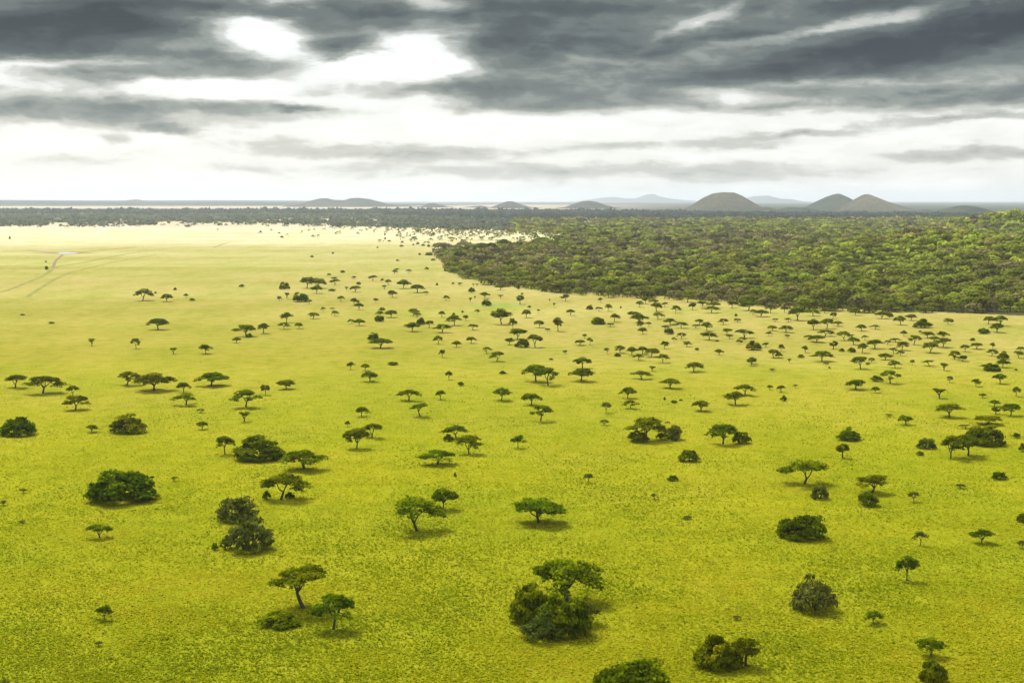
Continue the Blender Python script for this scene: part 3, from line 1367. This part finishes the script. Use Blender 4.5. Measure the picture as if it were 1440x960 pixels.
def build_grass():
    g = np.random.default_rng(5)
    N = 360000
    y = 1.0 / g.uniform(1 / 560.0, 1 / 158.0, N)
    x = g.uniform(-1, 1, N) * y * 0.385
    patch = fbm(x / 7, y / 7, 71)
    keep = g.uniform(0, 1, N) < np.clip(0.75 + (patch - 0.5) * 1.2, 0.4, 1) * sstep(560, 330, y)
    x, y, patch = x[keep], y[keep], patch[keep]
    n = len(x)
    z = ground_z(x, y)
    hgt = g.uniform(0.07, 0.165, n) * np.where(g.uniform(0, 1, n) < 0.06, 1.7, 1.0)
    hue = np.clip(0.5 + (fbm(x / 18, y / 18, 73) - 0.5) * 1.6 + g.normal(0, 0.22, n), 0, 1)
    Vs, Ts = [], []
    for k in range(3):
        a = g.uniform(0, 6.28, n)
        lean = g.uniform(0.5, 1.6, n)
        wd = hgt * g.uniform(0.5, 1.0, n) * 0.6
        dx, dy = np.cos(a), np.sin(a)
        fx, fy = -dy * lean, dx * lean
        b0 = np.column_stack([x - dx * wd, y - dy * wd, z + 0.35 * 0 ])
        b1 = np.column_stack([x + dx * wd, y + dy * wd, z])
        t1 = np.column_stack([x + dx * wd * 1.25 + fx * hgt, y + dy * wd * 1.25 + fy * hgt, z + hgt])
        t0 = np.column_stack([x - dx * wd * 1.25 + fx * hgt, y - dy * wd * 1.25 + fy * hgt, z + hgt * g.uniform(0.6, 1, n)])
        Vs.append(np.stack([b0, b1, t1, t0], 1).reshape(-1, 3))
        Ts.append(np.repeat(np.clip(hue + g.normal(0, 0.08, n), 0, 1), 4))
    V = np.concatenate(Vs)
    m, t, out = material('grass_blade')
    at = t.n('ShaderNodeAttribute', attribute_name='tint')
    c = t.ramp(at.outputs['Fac'], [(0.0, (0.20, 0.245, 0.003)), (0.35, (0.305, 0.34, 0.004)), (0.65, (0.415, 0.41, 0.007)), (1.0, (0.52, 0.455, 0.022))])
    d = t.n('ShaderNodeBsdfDiffuse'); tr = t.n('ShaderNodeBsdfTranslucent')
    t.l(c, d.inputs[0]); t.l(c, tr.inputs[0])
    mx = t.n('ShaderNodeMixShader', in_0=0.45)
    t.l(d.outputs[0], mx.inputs[1]); t.l(tr.outputs[0], mx.inputs[2]); t.l(mx.outputs[0], out.inputs[0])
    o = link('grass', new_mesh('grass', V, np.arange(len(V)).reshape(-1, 4), m, {'tint': np.concatenate(Ts)}))
    tag(o, 'yellow-green tussock grass covering the near plain', 'grass', kind='stuff')


build_grass()


# ------------------------------------------------------------------ hills on the horizon
def hill_material(name, a, b, c, scale):
    m, t, out = material(name)
    tc = t.n('ShaderNodeTexCoord')
    n1 = t.n('ShaderNodeTexNoise', in_Scale=scale, in_Detail=6.0, in_Roughness=0.62)
    n2 = t.n('ShaderNodeTexNoise', in_Scale=scale * 9, in_Detail=4.0, in_Roughness=0.7)
    t.l(tc.outputs['Object'], n1.inputs['Vector']); t.l(tc.outputs['Object'], n2.inputs['Vector'])
    c1 = t.ramp(n1.outputs[0], [(0.36, a), (0.5, b), (0.66, c)])
    c2 = t.ramp(n2.outputs[0], [(0.35, (0.6, 0.65, 0.6)), (0.62, (1.2, 1.2, 1.15))])
    cc = t.mixc(1.0, c1, c2, 'MULTIPLY')
    s = t.n('ShaderNodeBsdfDiffuse')
    t.l(cc, s.inputs[0]); t.l(s.outputs[0], out.inputs[0])
    return m


MH_GRASS = hill_material('hill_grass', (.034, .038, .024), (.066, .064, .038), (.115, .10, .062), 0.004)
MH_SCRUB = hill_material('hill_scrub', (.022, .034, .020), (.036, .048, .028), (.056, .062, .036), 0.008)
MH_FAR = hill_material('hill_far', (.03, .036, .03), (.045, .05, .036), (.07, .066, .046), 0.0015)


def hill(prof, dep, ry, mat, seed, rough=0.05, sharp=1.0):
    """prof: skyline of the hill as surveyed [(across, up)], foot at the level plain. A solid mound ry deep."""
    prof = sorted(prof)
    sx = np.array([(p[0] - 720) / FPX * dep for p in prof])
    sh = np.array([CAM_H + (281 - p[1]) * dep / FPX / (cp * cp) * (cp * cp) for p in prof])
    n, mrows = 220, 60
    xs = np.linspace(sx[0], sx[-1], n)
    H = np.interp(xs, sx, np.maximum(sh, 0))
    K = np.hanning(5); K /= K.sum()
    H = np.convolve(np.pad(H, 2, 'edge'), K, 'valid')
    H = np.where(H > 0.97 * H.max(), np.interp(xs, sx, np.maximum(sh, 0)), H)
    H = H - np.minimum(H[0], H[-1]) * 0
    v = np.linspace(-1, 1, mrows)
    X, Vv = np.meshgrid(xs, v)
    hm = H.max()
    cross = np.maximum(0, np.cos(np.pi / 2 * np.abs(Vv) ** (1.0 / sharp))) ** 1.25
    Hx = np.broadcast_to(H, X.shape)
    # narrower across where the hill is lower, so that it is round in plan
    span = 0.35 + 0.65 * np.sqrt(np.clip(Hx / hm, 0, 1))
    Y = dep + Vv * ry * span
    Z = Hx * cross - 3
    gul = (fbm(X / (ry * .22), Y / (ry * .3), seed, 5) - .5) * rough * hm * (np.sin(np.pi * np.clip(cross, 0, 1)) * 0.9 + 0.12)
    Z = Z + gul
    V = np.stack([X, Y, Z], -1).reshape(-1, 3)
    i = np.arange(mrows - 1)[:, None] * n + np.arange(n - 1)[None, :]
    F = np.stack([i, i + 1, i + n + 1, i + n], -1).reshape(-1, 4)
    o = link('hill', new_mesh('hill', V, F, mat, smooth=True))
    tag(o, kind='structure')
    return o


# cinder-cone hills, right
hill([(945, 298), (955, 296.5), (963, 294.5), (977, 285), (990, 276.7), (1002, 271.3), (1015, 269.6), (1029, 270), (1038, 273.6), (1053, 282.6), (1067, 291), (1080, 295), (1095, 298)], 8200, 560, MH_GRASS, 1, 0.10)
hill([(1120, 298), (1132, 292), (1150, 281.9), (1162, 276.2), (1170, 273.2), (1176, 271.8), (1184, 275.4), (1195, 281.7), (1208, 288.5), (1225, 297)], 9300, 560, MH_SCRUB, 2, 0.07)
hill([(1150, 299), (1168, 295.5), (1185, 289), (1200, 281.7), (1216, 272.4), (1240, 282.0), (1260, 288.6), (1280, 296.5), (1300, 300)], 8500, 560, MH_GRASS, 3, 0.08)
hill([(1300, 303), (1320, 300), (1332, 294), (1343, 290), (1352, 288), (1362, 288.6), (1377, 294), (1388, 297.6), (1408, 299), (1440, 302), (1480, 305)], 6300, 430, MH_SCRUB, 4, 0.12)
# wooded foot slopes below them
hill([(860, 302), (890, 298.5), (930, 297), (965, 295.5), (1010, 295), (1050, 294.6), (1062, 293), (1077, 290.4), (1092, 294.2), (1108, 290.4), (1130, 291.2), (1150, 294.5), (1220, 295.5), (1300, 297), (1360, 301)], 7600, 300, MH_SCRUB, 5, 0.06)
hill([(1275, 300), (1285, 297.5), (1300, 293.8), (1310, 298.5), (1320, 300)], 7200, 220, MH_SCRUB, 7, 0.1)
# hills left of them
hill([(756, 297), (775, 294.5), (795, 290.5), (808, 285.5), (818, 282.6), (828, 281.8), (838, 283.2), (850, 287.5), (862, 290.5), (880, 293.5), (900, 295)], 10200, 640, MH_FAR, 8, 0.07)
hill([(865, 299), (875, 296), (880, 293.2), (886, 295), (900, 296.5), (930, 299)], 9600, 260, MH_SCRUB, 9, 0.1)
hill([(920, 294), (945, 290.5), (965, 288), (985, 290), (1000, 294)], 15500, 600, MH_FAR, 10, 0.08)
hill([(660, 296), (688, 291.5), (703, 286), (714, 282.4), (721, 282.6), (733, 287), (746, 290.5), (770, 293), (790, 295)], 10600, 640, MH_FAR, 11, 0.07)
hill([(580, 293.5), (596, 289), (603, 285.6), (610, 285), (617, 287), (630, 290), (650, 293.5)], 11500, 420, MH_FAR, 12, 0.06)
hill([(640, 294), (662, 290), (676, 288.8), (690, 291), (705, 294)], 11200, 420, MH_FAR, 13, 0.06)
hill([(395, 292), (425, 286.5), (440, 281.5), (452, 278.6), (460, 278.2), (470, 280.5), (486, 281), (495, 278.2), (504, 277.6), (520, 279.4), (532, 282.4), (548, 286.8), (575, 289), (610, 290.5), (650, 292)], 12600, 760, MH_FAR, 14, 0.06)
hill([(160, 287), (176, 283.5), (186, 280.8), (194, 280.2), (203, 282.2), (212, 283.6), (222, 283), (240, 286), (265, 288)], 17000, 900, MH_FAR, 15, 0.06)
# the long low rises along the far horizon
hill([(-300, 284), (-120, 281.5), (0, 281.8), (80, 282.4), (160, 283), (260, 283.6), (330, 283.2), (400, 284), (500, 285.4), (600, 287), (720, 289), (800, 290)], 15500, 1800, MH_FAR, 16, 0.03)
hill([(-300, 280), (-60, 280.4), (60, 281.2), (180, 281.6), (300, 281.3), (420, 281.8), (520, 283)], 21000, 1800, MH_FAR, 17, 0.03)
# pale mountains behind
hill([(800, 285), (845, 278), (862, 276.6), (880, 279), (893, 279), (905, 274.8), (911, 272.8), (917, 272.6), (925, 276), (940, 279), (965, 281.5), (1000, 285)], 37000, 2600, MH_FAR, 18, 0.10)
hill([(1020, 286), (1045, 281), (1060, 275.8), (1075, 275), (1090, 279), (1105, 279.6), (1122, 283), (1150, 287)], 35000, 2600, MH_FAR, 19, 0.10)
hill([(840, 287), (870, 286), (895, 283.8), (915, 284.4), (940, 286.5), (960, 288)], 27000, 1600, MH_FAR, 20, 0.07)
hill([(1055, 289), (1080, 287.5), (1095, 286), (1110, 287.5), (1140, 290)], 27000, 1600, MH_FAR, 21, 0.07)
hill([(1265, 292), (1290, 290.5), (1310, 286.2), (1320, 288), (1335, 291), (1370, 292)], 25000, 1400, MH_FAR, 22, 0.07)
hill([(1400, 290), (1440, 287), (1480, 286), (1540, 290)], 30000, 1400, MH_FAR, 23, 0.07)

# ------------------------------------------------------------------ air
HX = 45000.0
hz = bpy.data.meshes.new('haze')
z0, z1 = -40.0, 270.0
hv = [(x, y, z) for z in (z0, z1) for x, y in ((-HX, -HX), (HX, -HX), (HX, HX), (-HX, HX))]
hz.from_pydata(hv, [], [(0, 3, 2, 1), (4, 5, 6, 7), (0, 1, 5, 4), (1, 2, 6, 5), (2, 3, 7, 6), (3, 0, 4, 7)])
m, t, out = material('air_haze')
pv = t.n('ShaderNodeVolumePrincipled')
pv.inputs['Color'].default_value = (0.80, 0.885, 1.0, 1)
pv.inputs['Density'].default_value = 3.5e-5
pv.inputs['Anisotropy'].default_value = 0.2
t.l(pv.outputs[0], out.inputs['Volume'])
hz.materials.append(m)
tag(link('haze', hz), 'thin pale haze over the plain and hills', 'haze', kind='stuff')

# ------------------------------------------------------------------ light
SUN_AZ, SUN_EL = -30.0, 52.0
sd = Vector((math.sin(R(SUN_AZ)) * math.cos(R(SUN_EL)), math.cos(R(SUN_AZ)) * math.cos(R(SUN_EL)), math.sin(R(SUN_EL))))
sun = bpy.data.lights.new('sun', 'SUN')
sun.energy, sun.angle, sun.color = 2.1, R(18), (1.0, 0.95, 0.84)
so = bpy.data.objects.new('sun', sun)
COL.objects.link(so)
so.location = (0, 0, 200)
so.rotation_euler = (-sd).to_track_quat('-Z', 'Y').to_euler()

# ------------------------------------------------------------------ sky: clear sky above, a broken deck of storm cloud in front of it
world = bpy.data.worlds.new('World')
scene.world = world
world.use_nodes = True
world.node_tree.nodes.clear()
t = NT(world.node_tree)
wo = t.n('ShaderNodeOutputWorld')
bg = t.n('ShaderNodeBackground', in_Strength=0.08)
t.l(bg.outputs[0], wo.inputs[0])
sky = t.n('ShaderNodeTexSky', sky_type='NISHITA', sun_disc=False)
sky.sun_elevation, sky.sun_rotation = R(SUN_EL), R(SUN_AZ)
tc = t.n('ShaderNodeTexCoord')
sx = t.n('ShaderNodeSeparateXYZ')
t.l(tc.outputs['Generated'], sx.inputs[0])
DEG = 57.29578
az = t.math('MULTIPLY', t.math('ARCTAN2', sx.outputs[0], sx.outputs[1]), DEG)
el = t.math('MULTIPLY', t.math('ARCSINE', sx.outputs[2]), DEG)


def field(sa, se, scale, detail, rough, seed, dist=0.0):
    cb = t.n('ShaderNodeCombineXYZ', in_2=seed)
    t.l(t.math('MULTIPLY', az, sa), cb.inputs[0])
    t.l(t.math('MULTIPLY', el, se), cb.inputs[1])
    nz = t.n('ShaderNodeTexNoise', in_Scale=scale, in_Detail=detail, in_Roughness=rough, in_Distortion=dist)
    t.l(cb.outputs[0], nz.inputs['Vector'])
    return nz.outputs[0]


w1 = t.math('SUBTRACT', field(0.22, 0.6, 1.0, 5, 0.55, 1.0), 0.5)
w2 = t.math('SUBTRACT', field(0.30, 0.9, 1.0, 5, 0.6, 9.0), 0.5)
azw = t.math('MULTIPLY_ADD', w1, 4.0, az)
elw = t.math('MULTIPLY_ADD', w2, 1.1, el)

# (px, py, rx, ry, tilt, weight): cloud masses by bearing and height
BLOBS = [
    (70, 34, 190, 46, -4, 1.4), (200, 18, 120, 30, 0, 0.5), (60, 68, 140, 16, 0, 0.40), (285, 72, 100, 38, 4, 0.62), (130, 105, 100, 13, 0, 0.50), (120, 152, 260, 26, 3, 0.52), (40, 165, 150, 18, 0, 0.18), (330, 150, 200, 14, 2, 0.28),
    (300, 4, 120, 14, 4, 0.85), (470, 26, 120, 40, 0, 0.72), (480, 70, 75, 16, 0, 0.80), (410, 80, 60, 22, 0, 0.35), (560, 16, 120, 26, 0, 0.55), (240, 100, 180, 30, 0, 0.20),
    (700, 30, 150, 50, 0, 0.42), (800, 78, 230, 46, 2, 0.34), (640, 120, 120, 14, 0, 0.32), (560, 128, 140, 12, 0, 0.22), (920, 50, 200, 30, 0, 0.22), (760, 8, 160, 16, 0, 0.2),
    (1310, 54, 270, 30, -9, 1.05), (1110, 34, 200, 16, -12, 0.34), (1080, 92, 150, 16, -6, 0.22), (1420, 16, 130, 26, 0, 0.35), (1330, 84, 220, 18, -8, 0.30), (1390, 130, 160, 14, 0, 0.22), (960, 8, 150, 14, 0, 0.28), (1250, 5, 200, 10, 0, 0.20),
    (235, 181, 40, 6, 0, 0.40), (178, 195, 26, 10, 0, 0.30), (420, 154, 36, 5, 0, 0.45), (440, 210, 170, 14, 4, 0.22), (640, 215, 180, 12, 0, 0.24), (1380, 217, 150, 11, 0, 0.32), (1000, 205, 180, 10, 0, 0.28), (1250, 178, 220, 7, -4, 0.24),
    (1040, 240, 260, 14, 0, 0.24), (800, 240, 240, 14, 0, 0.20), (480, 240, 260, 12, 0, 0.14), (130, 225, 160, 10, 0, 0.12), (1390, 165, 120, 6, 0, 0.25), (1100, 190, 140, 6, 0, 0.2),
]
HOLES = [(340, 38, 105, 36, 14, -0.50), (415, 76, 120, 24, 6, -0.30), (300, 126, 110, 16, 0, -0.4), (600, 72, 105, 40, -10, -0.46), (560, 92, 80, 12, 0, -0.35), (1010, 132, 90, 12, 4, -0.42), (1150, 118, 90, 10, 0, -0.35), (1340, 122, 90, 9, 0, -0.2), (620, 6, 60, 9, 0, -0.55), (60, 92, 60, 10, 0, -0.35),
         (985, 34, 70, 9, -22, -0.34), (1240, 26, 220, 8, -9, -0.30), (830, 82, 60, 7, 12, -0.22), (1010, 68, 90, 8, -10, -0.2)]


def blob(px, py, rx, ry, tilt, wgt):
    a0, e0 = azel(px, py)
    dp = DEG / FPX
    ax = t.math('SUBTRACT', azw, a0)
    ex = t.math('SUBTRACT', elw, e0)
    if tilt:
        # tilt: degrees down to the right in the view
        k = math.tan(R(tilt))
        ex = t.math('MULTIPLY_ADD', ax, k, ex)
    u = t.math('MULTIPLY', ax, 1 / (rx * dp))
    v = t.math('MULTIPLY', ex, 1 / (ry * dp))
    r2 = t.math('ADD', t.math('MULTIPLY', u, u), t.math('MULTIPLY', v, v))
    f = t.math('SUBTRACT', 1.0, t.math('MULTIPLY', r2, 0.46), clamp=True)
    return t.math('MULTIPLY', t.math('MULTIPLY', f, f), wgt * 1.08)


acc = None
for b in BLOBS + HOLES:
    q = blob(*b)
    acc = q if acc is None else t.math('ADD', acc, q)
# the wide slab of cloud on the right ends in a nearly level lower edge
_, e_edge = azel(1000, 158)
edge_n = t.math('ADD', t.math('MULTIPLY_ADD', w1, 0.7, el), t.math('MULTIPLY', w2, 0.5))
under = t.math('MULTIPLY', t.math('SUBTRACT', edge_n, e_edge - 0.2), 2.2, clamp=True)
right_side = t.math('MULTIPLY', t.math('SUBTRACT', azw, -3.2), 0.5, clamp=True)
slab = t.math('MULTIPLY', t.math('MULTIPLY', under, right_side), 0.52)
high = t.math('MULTIPLY', t.math('SUBTRACT', el, 9.0), 0.15, clamp=True)     # unseen deck overhead, thinned and brightened to add soft fill light
acc = t.math('ADD', acc, slab)
acc = t.math('ADD', t.math('MULTIPLY_ADD', high, -0.5, acc), 0.16)
fine = t.math('SUBTRACT', field(0.36, 1.15, 1.0, 7, 0.55, 21.0, 0.5), 0.5)
fine2 = t.math('SUBTRACT', field(0.11, 0.85, 1.0, 6, 0.55, 33.0, 0.3), 0.5)
fine3 = t.math('SUBTRACT', field(0.9, 2.2, 1.0, 5, 0.55, 47.0, 0.8), 0.5)
gain = t.math('MULTIPLY_ADD', acc, 0.60, 0.30, clamp=True)
dens = t.math('ADD', acc, t.math('MULTIPLY', t.math('MULTIPLY_ADD', fine3, 0.55, t.math('MULTIPLY_ADD', fine, 1.1, t.math('MULTIPLY', fine2, 1.2))), gain))
dens = t.math('MULTIPLY', dens, 0.54, clamp=True)
K = 7.2     # radiance of the brightest cloud before the background strength
ccol = t.ramp(dens, [(0.0, (.68, .675, .660)), (0.12, (.56, .562, .545)), (0.24, (.34, .342, .315)), (0.38, (.168, .187, .176)), (0.55, (.090, .110, .111)), (0.74, (.044, .057, .066)), (0.95, (.018, .027, .038))], 'EASE')
scl = t.n('ShaderNodeVectorMath', operation='SCALE')
t.l(ccol, scl.inputs[0])
scl.inputs['Scale'].default_value = K
cover = t.math('MULTIPLY_ADD', dens, 0.3, 0.86, clamp=True)
fin = t.mixc(cover, sky.outputs[0], scl.outputs[0])
t.l(fin, bg.inputs[0])

# ------------------------------------------------------------------ render settings
scene.render.engine = 'CYCLES'
vs = scene.view_settings
vs.view_transform, vs.look, vs.gamma, vs.use_curve_mapping = 'Standard', 'None', 1.0, False
vs.exposure = 1.45
cy = scene.cycles
cy.max_bounces = 6
cy.diffuse_bounces = 3
cy.transmission_bounces = 4
cy.volume_bounces = 1
cy.transparent_max_bounces = 8
cy.use_denoising = True
try:
    cy.denoiser = 'OPENIMAGEDENOISE'
    cy.denoising_input_passes = 'RGB_ALBEDO_NORMAL'
except Exception:
    pass
